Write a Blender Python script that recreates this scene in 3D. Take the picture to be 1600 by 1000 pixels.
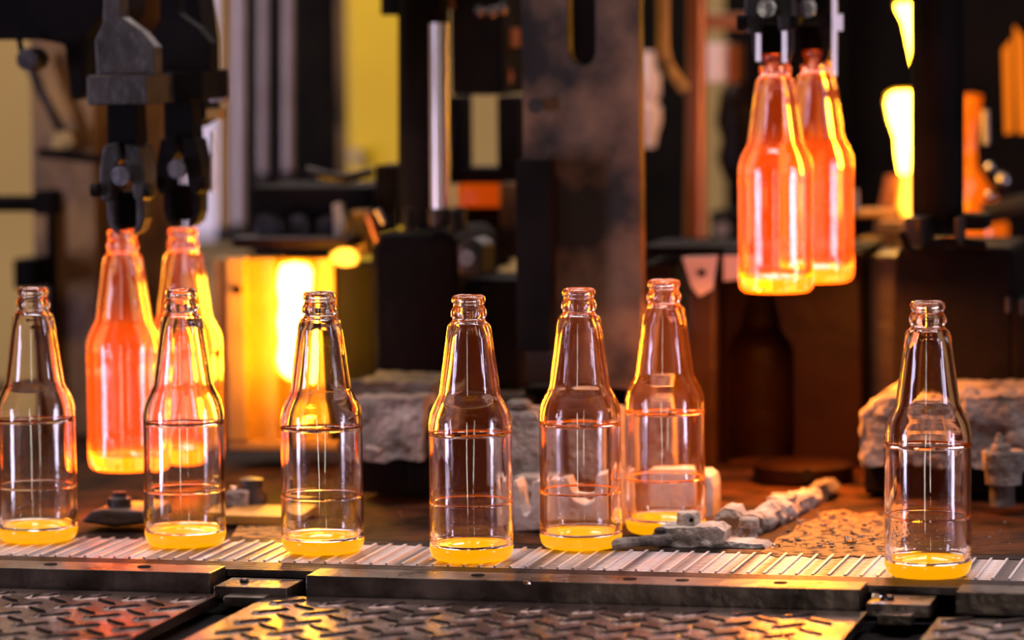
import bpy, bmesh, math, random
from mathutils import Vector, Matrix, noise
random.seed(7)
for o in list(bpy.data.objects): bpy.data.objects.remove(o)
SC = bpy.context.scene
COL = SC.collection
R = math.radians

# ------------------------------------------------------------------ camera
F = 6000.0                       # focal length in pixels of a 1600 px wide frame
CAM = Vector((0, -3.0, 0.44))
PITCH, ROLL = math.atan(500 / F), R(0.6)
cd = bpy.data.cameras.new('camera'); cam = bpy.data.objects.new('camera', cd); COL.objects.link(cam)
cd.sensor_width = 36; cd.lens = 36 * F / 1600
RM = Matrix.Rotation(R(90) - PITCH, 3, 'X') @ Matrix.Rotation(ROLL, 3, 'Z').inverted()
cam.matrix_world = Matrix.Translation(CAM) @ RM.to_4x4()
cd.clip_start = 0.05; cd.clip_end = 60
cd.dof.use_dof = True; cd.dof.focus_distance = 3.0; cd.dof.aperture_fstop = 3.6
SC.camera = cam

# ------------------------------------------------------------------ world, hall lights, exposure
wd = bpy.data.worlds.new('world'); SC.world = wd; wd.use_nodes = True
bg = wd.node_tree.nodes['Background']
bg.inputs[0].default_value = (0.55, 0.42, 0.42, 1); bg.inputs[1].default_value = 0.004
SC.view_settings.view_transform = 'Standard'; SC.view_settings.look = 'None'
SC.view_settings.exposure = 0.0; SC.view_settings.gamma = 1.0; SC.view_settings.use_curve_mapping = False
SC.cycles.max_bounces = 24; SC.cycles.transmission_bounces = 24; SC.cycles.glossy_bounces = 6
SC.cycles.diffuse_bounces = 3; SC.cycles.volume_bounces = 0; SC.cycles.transparent_max_bounces = 16
SC.cycles.sample_clamp_indirect = 16; SC.cycles.blur_glossy = 0.6

def area(name, loc, target, sx, sy, power, color):
    l = bpy.data.lights.new(name, 'AREA'); l.shape = 'RECTANGLE'; l.size = sx; l.size_y = sy
    l.energy = power; l.color = color
    o = bpy.data.objects.new(name, l); COL.objects.link(o); o.location = loc
    o.rotation_euler = (Vector(target) - Vector(loc)).to_track_quat('-Z', 'Y').to_euler()
    return o
# tall hall windows to the left and right of the line, a doorway behind the photographer, roof lamps
area('hall_window_light_left', (-3.9, -1.5, -0.05), (0, 0, -0.05), 0.60, 1.7, 76, (0.78, 0.70, 1.0))
area('hall_window_light_right', (3.9, -1.9, -0.05), (0, 0, -0.05), 0.45, 1.7, 52, (0.88, 0.76, 1.0))
area('hall_door_light', (-0.95, -5.5, 0.4), (0, 0, 0.4), 0.26, 2.6, 16, (1.0, 0.93, 0.82))
area('roof_lamp_light_front', (0.2, -0.35, 2.5), (0.1, 0.1, 0), 1.6, 0.30, 7, (1.0, 0.90, 0.90))
area('belt_fill_light', (-0.02, 0.06, 0.82), (-0.02, 0.02, 0), 1.5, 0.05, 3.0, (1.0, 0.84, 0.88)).rotation_euler = (0, 0, R(-13.5))
bpy.data.lights['belt_fill_light'].spread = R(75)          # added unseen fill, narrowed to brighten the belt
area('roof_lamp_light_back', (0.3, 3.2, 1.7), (0, 0.0, 0), 2.6, 0.6, 26, (1.0, 0.84, 0.84))
area('hall_lamp_light_behind', (-1.1, 1.3, 1.8), (-0.25, 2.6, 0.3), 0.6, 0.3, 34, (1.0, 0.84, 0.62))

# ------------------------------------------------------------------ pixel <-> world
TH = R(-13.5)
U = Vector((math.cos(TH), math.sin(TH), 0)); V = Vector((-math.sin(TH), math.cos(TH), 0)); Z = Vector((0, 0, 1))
def ray(px, py): return RM @ Vector(((px - 800) / F, -(py - 500) / F, -1))
def W(px, py, D):
    d = ray(px, py); return CAM + d * (D / d.y)
def G(px, py, z=0.0):
    d = ray(px, py); return CAM + d * ((z - CAM.z) / d.z)
def S(D): return F / D
O0 = G(800, 900)
def M(u, v, z=0.0): return Vector((O0.x, O0.y, 0)) + U * u + V * v + Z * z
def uv(p): q = p - Vector((O0.x, O0.y, 0)); return q.dot(U), q.dot(V)

# ------------------------------------------------------------------ materials
MATS = {}
def nodes(name):
    m = bpy.data.materials.new(name); m.use_nodes = True
    return m, m.node_tree, m.node_tree.nodes['Principled BSDF']
def mat(name, c1, c2=None, rough=0.5, metal=0.0, scale=20, bump=0.0, bscale=None, contrast=(0.35, 0.65), emit=None, estr=0):
    m, nt, p = nodes(name); L = nt.links
    tc = nt.nodes.new('ShaderNodeTexCoord')
    p.inputs['Roughness'].default_value = rough; p.inputs['Metallic'].default_value = metal
    if c2:
        n = nt.nodes.new('ShaderNodeTexNoise'); n.inputs['Scale'].default_value = scale; n.inputs['Detail'].default_value = 5
        L.new(tc.outputs['Object'], n.inputs['Vector'])
        r = nt.nodes.new('ShaderNodeValToRGB')
        r.color_ramp.elements[0].position, r.color_ramp.elements[1].position = contrast
        r.color_ramp.elements[0].color = (*c1, 1); r.color_ramp.elements[1].color = (*c2, 1)
        L.new(n.outputs[0], r.inputs[0]); L.new(r.outputs[0], p.inputs['Base Color'])
        mr = nt.nodes.new('ShaderNodeMapRange'); mr.inputs[3].default_value = max(0.05, rough - 0.1); mr.inputs[4].default_value = min(1, rough + 0.12)
        L.new(n.outputs[0], mr.inputs[0]); L.new(mr.outputs[0], p.inputs['Roughness'])
    else:
        p.inputs['Base Color'].default_value = (*c1, 1)
    if bump:
        b = nt.nodes.new('ShaderNodeTexNoise'); b.inputs['Scale'].default_value = bscale or scale * 3; b.inputs['Detail'].default_value = 6
        L.new(tc.outputs['Object'], b.inputs['Vector'])
        bn = nt.nodes.new('ShaderNodeBump'); bn.inputs['Strength'].default_value = bump; bn.inputs['Distance'].default_value = 0.01
        L.new(b.outputs[0], bn.inputs['Height']); L.new(bn.outputs[0], p.inputs['Normal'])
    if emit:
        p.inputs['Emission Color'].default_value = (*emit, 1); p.inputs['Emission Strength'].default_value = estr
    if 'black' in name or name in ('mould_red', 'deck_iron'): p.inputs['Specular IOR Level'].default_value = 0.10
    MATS[name] = m; return m
mat('black_iron', (0.0035, 0.0024, 0.0022), (0.010, 0.0065, 0.006), 0.75, 0.0, 14, 0.2, 60)
mat('dark_steel', (0.012, 0.009, 0.008), (0.052, 0.040, 0.036), 0.45, 0.35, 18, 0.25, 70)
mat('brown_plate', (0.012, 0.0075, 0.005), (0.34, 0.205, 0.115), 0.6, 0.0, 9, 0.15, 40, (0.44, 0.66))
mat('rust_panel', (0.08, 0.035, 0.018), (0.46, 0.26, 0.07), 0.50, 0.3, 9, 0.2, 40, (0.38, 0.66))
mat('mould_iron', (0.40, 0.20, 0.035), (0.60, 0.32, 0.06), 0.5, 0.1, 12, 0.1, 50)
mat('mould_red', (0.006, 0.0018, 0.001), (0.015, 0.005, 0.0025), 0.40, 0.1, 10, 0.1, 40)
mat('grime', (0.12, 0.10, 0.082), (0.46, 0.39, 0.33), 0.85, 0.0, 28, 0.9, 90, (0.32, 0.7))
mat('pale_grime', (0.30, 0.25, 0.205), (0.78, 0.69, 0.58), 0.85, 0.0, 45, 0.9, 120, (0.32, 0.68))
mat('dark_grime', (0.03, 0.026, 0.022), (0.16, 0.13, 0.105), 0.8, 0.0, 24, 0.8, 80)
mat('pale_bracket', (0.50, 0.41, 0.36), (0.70, 0.60, 0.54), 0.6, 0.1, 20, 0.3, 60)
mat('chrome', (0.75, 0.70, 0.72), (0.5, 0.45, 0.47), 0.22, 1.0, 40, 0.15, 80)
mat('silver_pipe', (0.30, 0.24, 0.23), (0.42, 0.35, 0.34), 0.35, 0.5, 14)
mat('brass_pipe', (0.34, 0.20, 0.06), (0.45, 0.28, 0.09), 0.4, 0.6, 10)
mat('copper_pipe', (0.30, 0.085, 0.025), (0.42, 0.14, 0.05), 0.4, 0.3, 10)
mat('yellow_paint', (0.80, 0.50, 0.0), (0.88, 0.58, 0.005), 0.5, 0.0, 6)
mat('cream_wall', (0.52, 0.34, 0.12), (0.60, 0.40, 0.15), 0.8, 0.0, 2.5)
mat('pink_enamel', (0.90, 0.66, 0.62), (0.95, 0.80, 0.76), 0.45, 0.0, 12)
mat('margin_steel', (0.05, 0.035, 0.035), (0.16, 0.12, 0.11), 0.35, 0.8, 30, 0.1, 120)  # darker tone of the belt margins
mat('belt_steel', (0.16, 0.13, 0.13), (0.95, 0.86, 0.86), 0.32, 0.35, 70, 0.1, 120, (0.40, 0.58))
mat('rod_steel', (0.92, 0.86, 0.86), None, 0.30, 0.6)
mat('rail_steel', (0.07, 0.054, 0.042), (0.26, 0.20, 0.16), 0.28, 0.85, 22, 0.12, 90)
mat('tread_steel', (0.16, 0.11, 0.095), (0.36, 0.27, 0.235), 0.24, 0.9, 14, 0.05, 60)
mat('deck_iron', (0.008, 0.003, 0.0015), (0.065, 0.023, 0.009), 0.75, 0.0, 22, 0.5, 70, (0.38, 0.62))
mat('mould_dark', (0.022, 0.007, 0.004), (0.05, 0.018, 0.009), 0.42, 0.1, 12, 0.1, 50)
mat('pit_black', (0.010, 0.008, 0.008), None, 0.8)
mat('dust_glow', (0.02, 0.009, 0.003), (0.55, 0.24, 0.04), 0.75, 0.0, 90, 0.6, 160, (0.40, 0.52))  # dust colour with the deck's orange glow painted in
mat('crumb', (0.02, 0.015, 0.012), (0.35, 0.28, 0.22), 0.7, 0.0, 60)

def glass(name, em=None, rough=0.0, tint=(1, 1, 1)):
    m = bpy.data.materials.new(name); m.use_nodes = True; nt = m.node_tree; nt.nodes.clear()
    out = nt.nodes.new('ShaderNodeOutputMaterial'); g = nt.nodes.new('ShaderNodeBsdfGlass')
    g.inputs['IOR'].default_value = 1.5; g.inputs['Roughness'].default_value = rough; g.inputs['Color'].default_value = (*tint, 1)
    nt.links.new(g.outputs[0], out.inputs['Surface'])
    if em:                                                   # hot glass glows through its whole thickness
        e = nt.nodes.new('ShaderNodeEmission'); mx = max(em)
        e.inputs[0].default_value = (em[0] / mx, em[1] / mx, em[2] / mx, 1); e.inputs[1].default_value = mx
        nt.links.new(e.outputs[0], out.inputs['Volume'])
    MATS[name] = m; return m
glass('hot_glass', (95, 6.6, 0.0))
def emit_solid(name, col, st):
    m, nt, p = nodes(name)
    p.inputs['Base Color'].default_value = (0.5, 0.12, 0.01, 1); p.inputs['Roughness'].default_value = 0.08
    p.inputs['Emission Color'].default_value = (*col, 1); p.inputs['Emission Strength'].default_value = st
    MATS[name] = m
emit_solid('base_glass', (1, 0.385, 0.0), 1.0)
emit_solid('base_floor_glass', (1, 0.44, 0.0), 1.12)
emit_solid('pot_glow', (1, 0.14, 0.002), 0.62)  # orange put in as emission, since nothing lights the pot
emit_solid('shelf_glow', (1, 0.10, 0.0), 0.36)  # orange light on the frame's shelf, put in as emission
def hot_gradient():                                           # the neck of a fresh bottle has cooled more than its body
    m = MATS['hot_glass']; nt = m.node_tree
    e = [n for n in nt.nodes if n.type == 'EMISSION'][0]
    tc = nt.nodes.new('ShaderNodeTexCoord'); sp = nt.nodes.new('ShaderNodeSeparateXYZ'); r = nt.nodes.new('ShaderNodeMapRange')
    r.interpolation_type = 'SMOOTHSTEP'
    r.inputs[1].default_value = 0.112; r.inputs[2].default_value = 0.150; r.inputs[3].default_value = e.inputs[1].default_value; r.inputs[4].default_value = e.inputs[1].default_value * 0.30
    nt.links.new(tc.outputs['Object'], sp.inputs[0]); nt.links.new(sp.outputs['Z'], r.inputs[0]); nt.links.new(r.outputs[0], e.inputs[1])
hot_gradient()
def hot_base_colour():
    nt = MATS['hot_glass'].node_tree; e = [n for n in nt.nodes if n.type == 'EMISSION'][0]
    sp = [n for n in nt.nodes if n.type == 'SEPXYZ'][0]; cr = nt.nodes.new('ShaderNodeValToRGB'); mr = nt.nodes.new('ShaderNodeMapRange')
    mr.inputs[1].default_value = 0.010; mr.inputs[2].default_value = 0.022
    cr.color_ramp.elements[0].color = (1, 0.095, 0, 1); cr.color_ramp.elements[1].color = (1, 0.070, 0, 1)
    nt.links.new(sp.outputs['Z'], mr.inputs[0]); nt.links.new(mr.outputs[0], cr.inputs[0]); nt.links.new(cr.outputs[0], e.inputs[0])
hot_base_colour()
glass('shard_glass')
def glow(name, col, st):
    m = bpy.data.materials.new(name); m.use_nodes = True; nt = m.node_tree; nt.nodes.clear()
    out = nt.nodes.new('ShaderNodeOutputMaterial'); e = nt.nodes.new('ShaderNodeEmission')
    e.inputs[0].default_value = (*col, 1); e.inputs[1].default_value = st
    nt.links.new(e.outputs[0], out.inputs['Surface']); MATS[name] = m
glow('molten', (1, 0.45, 0.020), 60)
def haze(name, em):                                           # thin glowing gas or soft outer glass: light only, no surface
    m = bpy.data.materials.new(name); m.use_nodes = True; nt = m.node_tree; nt.nodes.clear()
    out = nt.nodes.new('ShaderNodeOutputMaterial'); e = nt.nodes.new('ShaderNodeEmission'); mx = max(em)
    e.inputs[0].default_value = (em[0] / mx, em[1] / mx, em[2] / mx, 1); e.inputs[1].default_value = mx
    nt.links.new(e.outputs[0], out.inputs['Volume']); MATS[name] = m
haze('molten_mantle', (170, 62, 1.0))
glow('molten_soft', (1, 0.34, 0.03), 5)
glow('ember', (1, 0.20, 0.008), 0.9)
glow('window_glow', (0.85, 0.66, 0.86), 0.75)

# ------------------------------------------------------------------ mesh builder
class MB:
    def __init__(s): s.v = []; s.f = []
    def add(s, vs, fs):
        n = len(s.v); s.v += [Vector(v) for v in vs]; s.f += [tuple(i + n for i in f) for f in fs]; return s
    def box(s, c, su, sv, sz, rot=None):                      # c = centre, machine axes
        a, b = (U, V) if rot is None else (Vector((math.cos(rot), math.sin(rot), 0)), Vector((-math.sin(rot), math.cos(rot), 0)))
        vs = [c + a * (i * su / 2) + b * (j * sv / 2) + Z * (k * sz / 2) for k in (-1, 1) for j in (-1, 1) for i in (-1, 1)]
        return s.add(vs, [(0, 2, 3, 1), (4, 5, 7, 6), (0, 1, 5, 4), (2, 6, 7, 3), (0, 4, 6, 2), (1, 3, 7, 5)])
    def pbox(s, x0, y0, x1, y1, D, t):                        # front face given in picture units at distance D, depth t
        c = W((x0 + x1) / 2, (y0 + y1) / 2, D); k = S(D)
        return s.box(c + V * (t / 2), (x1 - x0) / k / math.cos(TH), t, (y1 - y0) / k)
    def poly(s, pts, D, t):                                   # extruded outline in the machine's front plane
        cx = sum(p[0] for p in pts) / len(pts); cy = sum(p[1] for p in pts) / len(pts)
        c = W(cx, cy, D); k = S(D)
        q = [c + U * ((x - cx) / k / math.cos(TH)) - Z * ((y - cy) / k) for x, y in pts]
        n = len(q); vs = q + [p + V * t for p in q]
        return s.add(vs, [tuple(range(n)), tuple(range(2 * n - 1, n - 1, -1))] + [(i, i + n, (i + 1) % n + n, (i + 1) % n) for i in range(n)])
    def tube(s, path, r, n=12):
        P = [Vector(p) for p in path]; rs = r if isinstance(r, (list, tuple)) else [r] * len(P)
        vs, fs = [], []
        for i, p in enumerate(P):
            d = (P[min(i + 1, len(P) - 1)] - P[max(i - 1, 0)]).normalized()
            a = d.orthogonal().normalized() if abs(d.z) < .9 else Vector((1, 0, 0)); a = (a - d * a.dot(d)).normalized(); b = d.cross(a)
            if abs(d.z) < .9: a = d.cross(Z).normalized(); b = d.cross(a)
            vs += [p + (a * math.cos(2 * math.pi * k / n) + b * math.sin(2 * math.pi * k / n)) * rs[i] for k in range(n)]
        for i in range(len(P) - 1):
            fs += [(i * n + k, i * n + (k + 1) % n, (i + 1) * n + (k + 1) % n, (i + 1) * n + k) for k in range(n)]
        fs += [tuple(range(n - 1, -1, -1)), tuple(range((len(P) - 1) * n, len(P) * n))]
        return s.add(vs, fs)
    def ptube(s, pts, rpx, n=12):                             # [(px, py, D)], radius in picture units
        k = S(sum(p[2] for p in pts) / len(pts))
        return s.tube([W(*p) for p in pts], [x / k for x in rpx] if isinstance(rpx, (list, tuple)) else rpx / k, n)
    def lathe(s, prof, c, n=32, closed=False, a0=0.0):        # prof [(r, z)]; r = 0 makes a pole
        c = Vector(c); vs, fs, rows = [], [], []
        for r, z in prof:
            if r < 1e-7: rows.append([len(vs)]); vs.append(c + Z * z)
            else:
                rows.append(list(range(len(vs), len(vs) + n)))
                vs += [c + Vector((r * math.cos(a0 + 2 * math.pi * k / n), r * math.sin(a0 + 2 * math.pi * k / n), z)) for k in range(n)]
        prs = list(zip(rows, rows[1:])) + ([(rows[-1], rows[0])] if closed else [])
        for A, B in prs:
            for k in range(n):
                k2 = (k + 1) % n
                if len(A) == 1 and len(B) == 1: continue
                if len(A) == 1: fs.append((A[0], B[k2], B[k]))
                elif len(B) == 1: fs.append((A[k], A[k2], B[0]))
                else: fs.append((A[k], A[k2], B[k2], B[k]))
        return s.add(vs, fs)
    def cyl_v(s, c, r, t, n=16):                              # disc/bolt whose axis points along -V (towards the camera side)
        return s.tube([c, c - V * t], r, n)
    def build(s, name, m, parent=None, smooth=False, bevel=0.0, crust=None):
        o0 = parent_world(parent)
        me = bpy.data.meshes.new(name); me.from_pydata([v - o0 for v in s.v], [], s.f); me.update()
        bm = bmesh.new(); bm.from_mesh(me)
        bmesh.ops.recalc_face_normals(bm, faces=bm.faces)
        if bevel:
            bmesh.ops.bevel(bm, geom=[e for e in bm.edges if e.is_manifold and e.calc_face_angle(0) > R(35)], offset=bevel, segments=2, affect='EDGES', profile=0.6)
        if crust:                                             # (max edge length, amount, noise size): worn, caked surface
            el, amt, ns = crust
            bmesh.ops.triangulate(bm, faces=[f for f in bm.faces if len(f.verts) > 4])
            for _ in range(7):
                long = [e for e in bm.edges if e.calc_length() > el]
                if not long or len(bm.verts) > 6000: break
                bmesh.ops.subdivide_edges(bm, edges=long, cuts=1, use_grid_fill=True)
            bm.normal_update()
            for v in bm.verts:
                w = v.co + o0
                v.co += v.normal * amt * (noise.noise(w / ns) + 0.5 * noise.noise(w / ns * 2.7) + 0.3 * noise.noise(w / ns * 6))
        if smooth:
            for f in bm.faces: f.smooth = True
        bm.to_mesh(me); bm.free()
        if smooth and smooth != 'all':
            me.set_sharp_from_angle(angle=R(38))
        o = bpy.data.objects.new(name, me); COL.objects.link(o); me.materials.append(MATS[m])
        if parent: o.parent = parent
        return o
def parent_world(p):
    v = Vector((0, 0, 0))
    while p is not None: v += p.location; p = p.parent
    return v
def tag(o, label, cat, group=None, kind=None):
    if label: o['label'] = label
    if cat: o['category'] = cat
    if group: o['group'] = group
    if kind: o['kind'] = kind
    return o
def thing(name, loc, label, cat, group=None):
    o = bpy.data.objects.new(name, None); COL.objects.link(o); o.location = loc; o.empty_display_size = 0.02
    return tag(o, label, cat, group)
def hexnut(b, c, r, h, hole=True): return b.lathe([(0, 0), (r, 0), (r, h * .85), (r * .9, h), (0, h)], c, 6)

# ================================================================== SETTING
# deck behind the belt (the dead plate of the forming machine), pit under everything, far wall
u_of = lambda px, py, z=0: uv(G(px, py, z))[0]
tag(MB().box(M(0, 0.80, -0.018), 2.6, 1.24, 0.030).build('floor_deck', 'deck_iron'), 'dark oily iron deck behind the conveyor', 'floor', kind='structure')
tag(MB().box(M(0, 0.2, -0.95), 12, 12, 0.04).build('floor', 'pit_black'), 'black floor under the conveyor', 'floor', kind='structure')
wl = MB()
wl.box(Vector((0, 3.6, 1.0)), 5.0, 0.1, 3.2, 0)
tag(wl.build('wall_back', 'cream_wall'), 'cream painted far wall', 'wall', kind='structure')
w1 = thing('window_1', W(345, 150, 6.5), 'tall lavender bright window in far wall', 'window'); w1['kind'] = 'structure'
MB().pbox(280, -120, 372, 370, 6.48, 0.02).build('pane', 'window_glow', w1)
fr = MB(); fr.pbox(272, -130, 280, 380, 6.46, 0.04); fr.pbox(372, -130, 380, 380, 6.46, 0.04); fr.pbox(272, 372, 380, 380, 6.46, 0.04); fr.pbox(272,-130,380,-120,6.46,.04)
fr.build('window_frame', 'black_iron', w1)

# ================================================================== CONVEYOR
BW = 0.172
cb = thing('conveyor_belt', M(0, BW / 2, 0), 'steel mesh conveyor belt carrying the upright bottles', 'conveyor belt')
MB().box(M(0, BW / 2 + .013, -0.012), 1.5, BW - 0.068, 0.012).build('belt_bed', 'pit_black', cb)
VB0, VB1 = 0.046, BW - 0.020
st = MB().box(M(0, VB0 + 0.0035, -0.0030), 1.5, 0.0058, 0.0040).build('link_strip', 'belt_steel', cb)
ns = 13
for i in range(1, ns):
    c = st.copy(); COL.objects.link(c); c.parent = cb; c.location = V * (i * (VB1 - VB0 - 0.007) / (ns - 1))
rd = MB().box(M(-0.7, (VB0 + VB1) / 2, -0.0012), 0.0020, VB1 - VB0, 0.0036).build('cross_rod', 'rod_steel', cb)
for i in range(1, 112):
    c = rd.copy(); COL.objects.link(c); c.parent = cb; c.location = U * (i * 0.0125)
def margin(v0, v1, label):  # belt's dark margins, put into the colour as added strips
    t = thing('margin_strip', M(0, (v0 + v1) / 2, -0.004), label, 'strip')
    MB().box(M(0, (v0 + v1) / 2, -0.0040), 1.5, v1 - v0 - .002, 0.004).build('backing', 'margin_steel', t)
    n = max(3, int((v1 - v0) / .005)); r0 = None
    for i in range(n):
        if r0 is None: r0 = MB().box(M(0, v0 + .003, -0.0012), 1.5, 0.0022, 0.0016).build('ridge', 'margin_steel', t)
        else:
            c = r0.copy(); COL.objects.link(c); c.parent = t; c.location = V * (i * (v1 - v0 - .006) / (n - 1))
margin(0.0, VB0 - 0.001, 'dark ridged margin strip between the bright belt and the rail bars')
margin(VB1 + 0.001, BW, 'dark ridged margin strip along the far side of the belt')
tag(MB().box(M(0, BW + 0.004, -0.006), 1.6, 0.006, 0.011).build('trim_1', 'black_iron'), 'dark strip along the rear edge of the belt', 'trim', kind='structure')

tag(MB().box(M(0, -0.16, -0.040), 1.7, 0.66, 0.026).build('trim_2', 'pit_black'), 'black frame under the belt rails and tread plates', 'trim', kind='structure')
# rails in front of the belt
RT = 0.003
def rail(u0, u1, label, holes):
    t = thing('guide_rail', M((u0 + u1) / 2, -0.024, -0.012), label, 'rail')
    MB().box(M((u0 + u1) / 2, -0.023, RT - 0.0085), u1 - u0, 0.040, 0.017).build('bar', 'rail_steel', t, bevel=0.0010)
    for px in holes:
        u = px
        MB().lathe([(0, 0), (0.0052, 0), (0.0052, 0.0006), (0, 0.0006)], M(u, -0.020, RT), 20).build('bolt_hole', 'pit_black', t)
    return t
uA = u_of(352, 890); uB0 = u_of(478, 905); uB1 = u_of(1336, 936); uC = u_of(1480, 948)
rail(-0.75, uA, 'flat steel rail bar left of the gap, below the leftmost bottles', [u_of(98, 880), u_of(240, 885)])
rail(uB0, uB1, 'long flat steel rail bar in front of the belt centre', [u_of(745, 906), u_of(980, 914), u_of(1060, 918), u_of(1210, 926)])
rail(uC, uC + 0.5, 'dark steel rail bar at the right end below the rightmost bottle', [uC + 0.09])
def clip(u0, u1, label, top):
    t = thing('joint_clip', M((u0 + u1) / 2, -0.03, -0.014), label, 'clip')
    MB().box(M((u0 + u1) / 2, -0.030, top - 0.005), u1 - u0, 0.046, 0.010).build('plate', 'rail_steel', t, bevel=0.001)
    MB().box(M((u0 + u1) / 2, -0.062, top - 0.009), (u1 - u0) * .55, 0.018, 0.008).build('tab', 'rail_steel', t, bevel=0.001)
    MB().lathe([(0, 0), (0.0035, 0), (0.0035, 0.002), (0.002, 0.003), (0, 0.003)], M(u0 + (u1 - u0) * .3, -0.030, top), 6).build('bolt', 'dark_steel', t)
clip(uA + 0.006, uB0 - 0.012, 'low steel joint clip between the left and the long rail bar', -0.0055)
clip(uB1 + 0.006, uC - 0.018, 'low steel joint clip between the long rail bar and the right one', -0.0055)

# tread plates
TZ = -0.0125
def lug_mesh():
    b = MB(); n = 8; L, w, h = 0.0172, 0.0030, 0.0021
    ring = [(math.cos(a) * L * (1 if abs(math.cos(a)) > .3 else 1), math.sin(a) * w) for a in [2 * math.pi * k / n for k in range(n)]]
    vs = [Vector((x, y, 0)) for x, y in ring] + [Vector((x * .78, y * .5, h)) for x, y in ring]
    b.add(vs, [tuple(range(n, 2 * n))] + [(i, (i + 1) % n, (i + 1) % n + n, i + n) for i in range(n)])
    return b
def tread(outline, label, lugs=True):
    # outline = four (u, v) corners
    cu = sum(p[0] for p in outline) / 4; cv = sum(p[1] for p in outline) / 4
    t = thing('tread_plate', M(cu, cv, TZ - 0.008), label, 'floor plate')
    b = MB(); vs = [M(u, v, TZ) for u, v in outline] + [M(u, v, TZ - 0.008) for u, v in outline]
    b.add(vs, [(0, 1, 2, 3), (7, 6, 5, 4)] + [(i, i + 4, (i + 1) % 4 + 4, (i + 1) % 4) for i in range(4)])
    b.build('plate', 'tread_steel', t)
    proto = None; a, bb = 0.039, 0.045
    def inside(u, v):
        s = 0
        for i in range(4):
            (x0, y0), (x1, y1) = outline[i], outline[(i + 1) % 4]
            ln = math.hypot(x1 - x0, y1 - y0); d = ((x1 - x0) * (v - y0) - (y1 - y0) * (u - x0)) / ln
            if d > -0.009: return False
        return True
    for j in range(-16, 0):
        for i in range(-24, 24):
            for kind in (0, 1):
                u, v = i * a + kind * a / 2, j * bb + kind * bb / 2 + 0.012
                if not inside(u, v): continue
                p = M(u, v, TZ)
                d = p - CAM
                q = RM.inverted() @ d; X = 800 + F * q.x / -q.z; Y = 500 - F * q.y / -q.z
                if X < -60 or X > 1660 or Y > 1060: continue
                if proto is None:
                    proto = lug_mesh().build('tread_lug', 'tread_steel', None)
                    o = proto
                else:
                    o = proto.copy(); COL.objects.link(o)
                o.parent = t; o.location = p - t.location
                o.rotation_euler = (0, 0, TH + (R(45) if kind == 0 else R(-45)))
v0 = -0.047
gL0 = u_of(347, 926, TZ); gL1 = uv(G(185, 1008, TZ)); gM0 = u_of(425, 928, TZ)
VF = -0.36
tread([(-0.8, VF), (-0.8, v0), (gL0, v0), (gL0 + 0.0, VF)], 'raised tread steel floor plate left of the dark gap')
eM1 = u_of(1345, 966, TZ)
tread([(gM0, VF), (gM0, v0), (eM1, v0), (eM1, VF)], 'wide raised tread floor plate below the middle bottles')
tread([(eM1 + 0.055, VF), (eM1 + 0.055, v0 - 0.018), (0.8, v0 - 0.018), (0.8, VF)], 'dark tread floor plate in the bottom right corner')

# ================================================================== BOTTLES
OUT = [(0.0325, 0.0112), (0.0327, 0.020), (0.0326, 0.0430), (0.0326, 0.0449), (0.03272, 0.0455), (0.0326, 0.0461), (0.0325, 0.0475), (0.0324, 0.054), (0.0324, 0.0965),
       (0.0324, 0.0987), (0.03252, 0.0993), (0.0324, 0.0999), (0.0324, 0.1020), (0.0325, 0.1052), (0.0322, 0.1085), (0.0311, 0.1135), (0.0293, 0.1180),
       (0.0270, 0.1222), (0.0250, 0.1256), (0.0239, 0.1290), (0.0232, 0.1340), (0.0218, 0.1450), (0.0203, 0.1560), (0.0188, 0.1670), (0.0176, 0.1760),
       (0.0169, 0.1800), (0.0160, 0.1826), (0.0145, 0.1842), (0.0130, 0.1854), (0.0126, 0.1868), (0.0130, 0.1880), (0.0138, 0.1890), (0.0139, 0.1915),
       (0.0136, 0.1935), (0.0126, 0.1952), (0.0119, 0.1968), (0.0119, 0.1985), (0.0128, 0.1995), (0.0131, 0.2010), (0.0130, 0.2028), (0.0122, 0.2044), (0.0112, 0.2050)]
INN = [(0.0102, 0.2044), (0.0094, 0.2025), (0.0092, 0.1960), (0.0094, 0.1900), (0.0104, 0.1840), (0.0124, 0.1800), (0.0142, 0.1740), (0.0161, 0.1620), (0.0181, 0.1470),
       (0.0200, 0.1340), (0.0209, 0.1280), (0.0226, 0.1230), (0.0250, 0.1185), (0.0274, 0.1135), (0.0290, 0.1075), (0.0296, 0.1000), (0.0296, 0.0800),
       (0.0296, 0.0520), (0.0296, 0.0440), (0.0296, 0.0250), (0.0292, 0.0170), (0.0281, 0.0112)]
BASE = [(0, 0.0030), (0.012, 0.0026), (0.0215, 0.0008), (0.0250, 0.0), (0.0278, 0.0004), (0.0303, 0.0022), (0.0318, 0.0052), (0.0325, 0.01115),
        (0.0281, 0.01115), (0.0266, 0.0102), (0.0232, 0.0098), (0.016, 0.0112), (0.008, 0.0127), (0, 0.0133)]
def dense(p, k=3):                                            # Catmull-Rom through the profile
    o = []
    for i in range(len(p) - 1):
        a, b, c, d = p[max(i - 1, 0)], p[i], p[i + 1], p[min(i + 2, len(p) - 1)]
        for j in range(k):
            t = j / k
            o.append(tuple(0.5 * (2 * b[m] + (c[m] - a[m]) * t + (2 * a[m] - 5 * b[m] + 4 * c[m] - d[m]) * t * t + (3 * b[m] - a[m] - 3 * c[m] + d[m]) * t ** 3) for m in (0, 1)))
    return o + [p[-1]]
BS = 1.018
OUT = [(r * BS, z * BS) for r, z in OUT]; INN = [(r * BS, z * BS) for r, z in INN]; BASE = [(r * BS, z * BS) for r, z in BASE]
bo, bi = dense(OUT, 2), dense(INN, 2)
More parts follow.
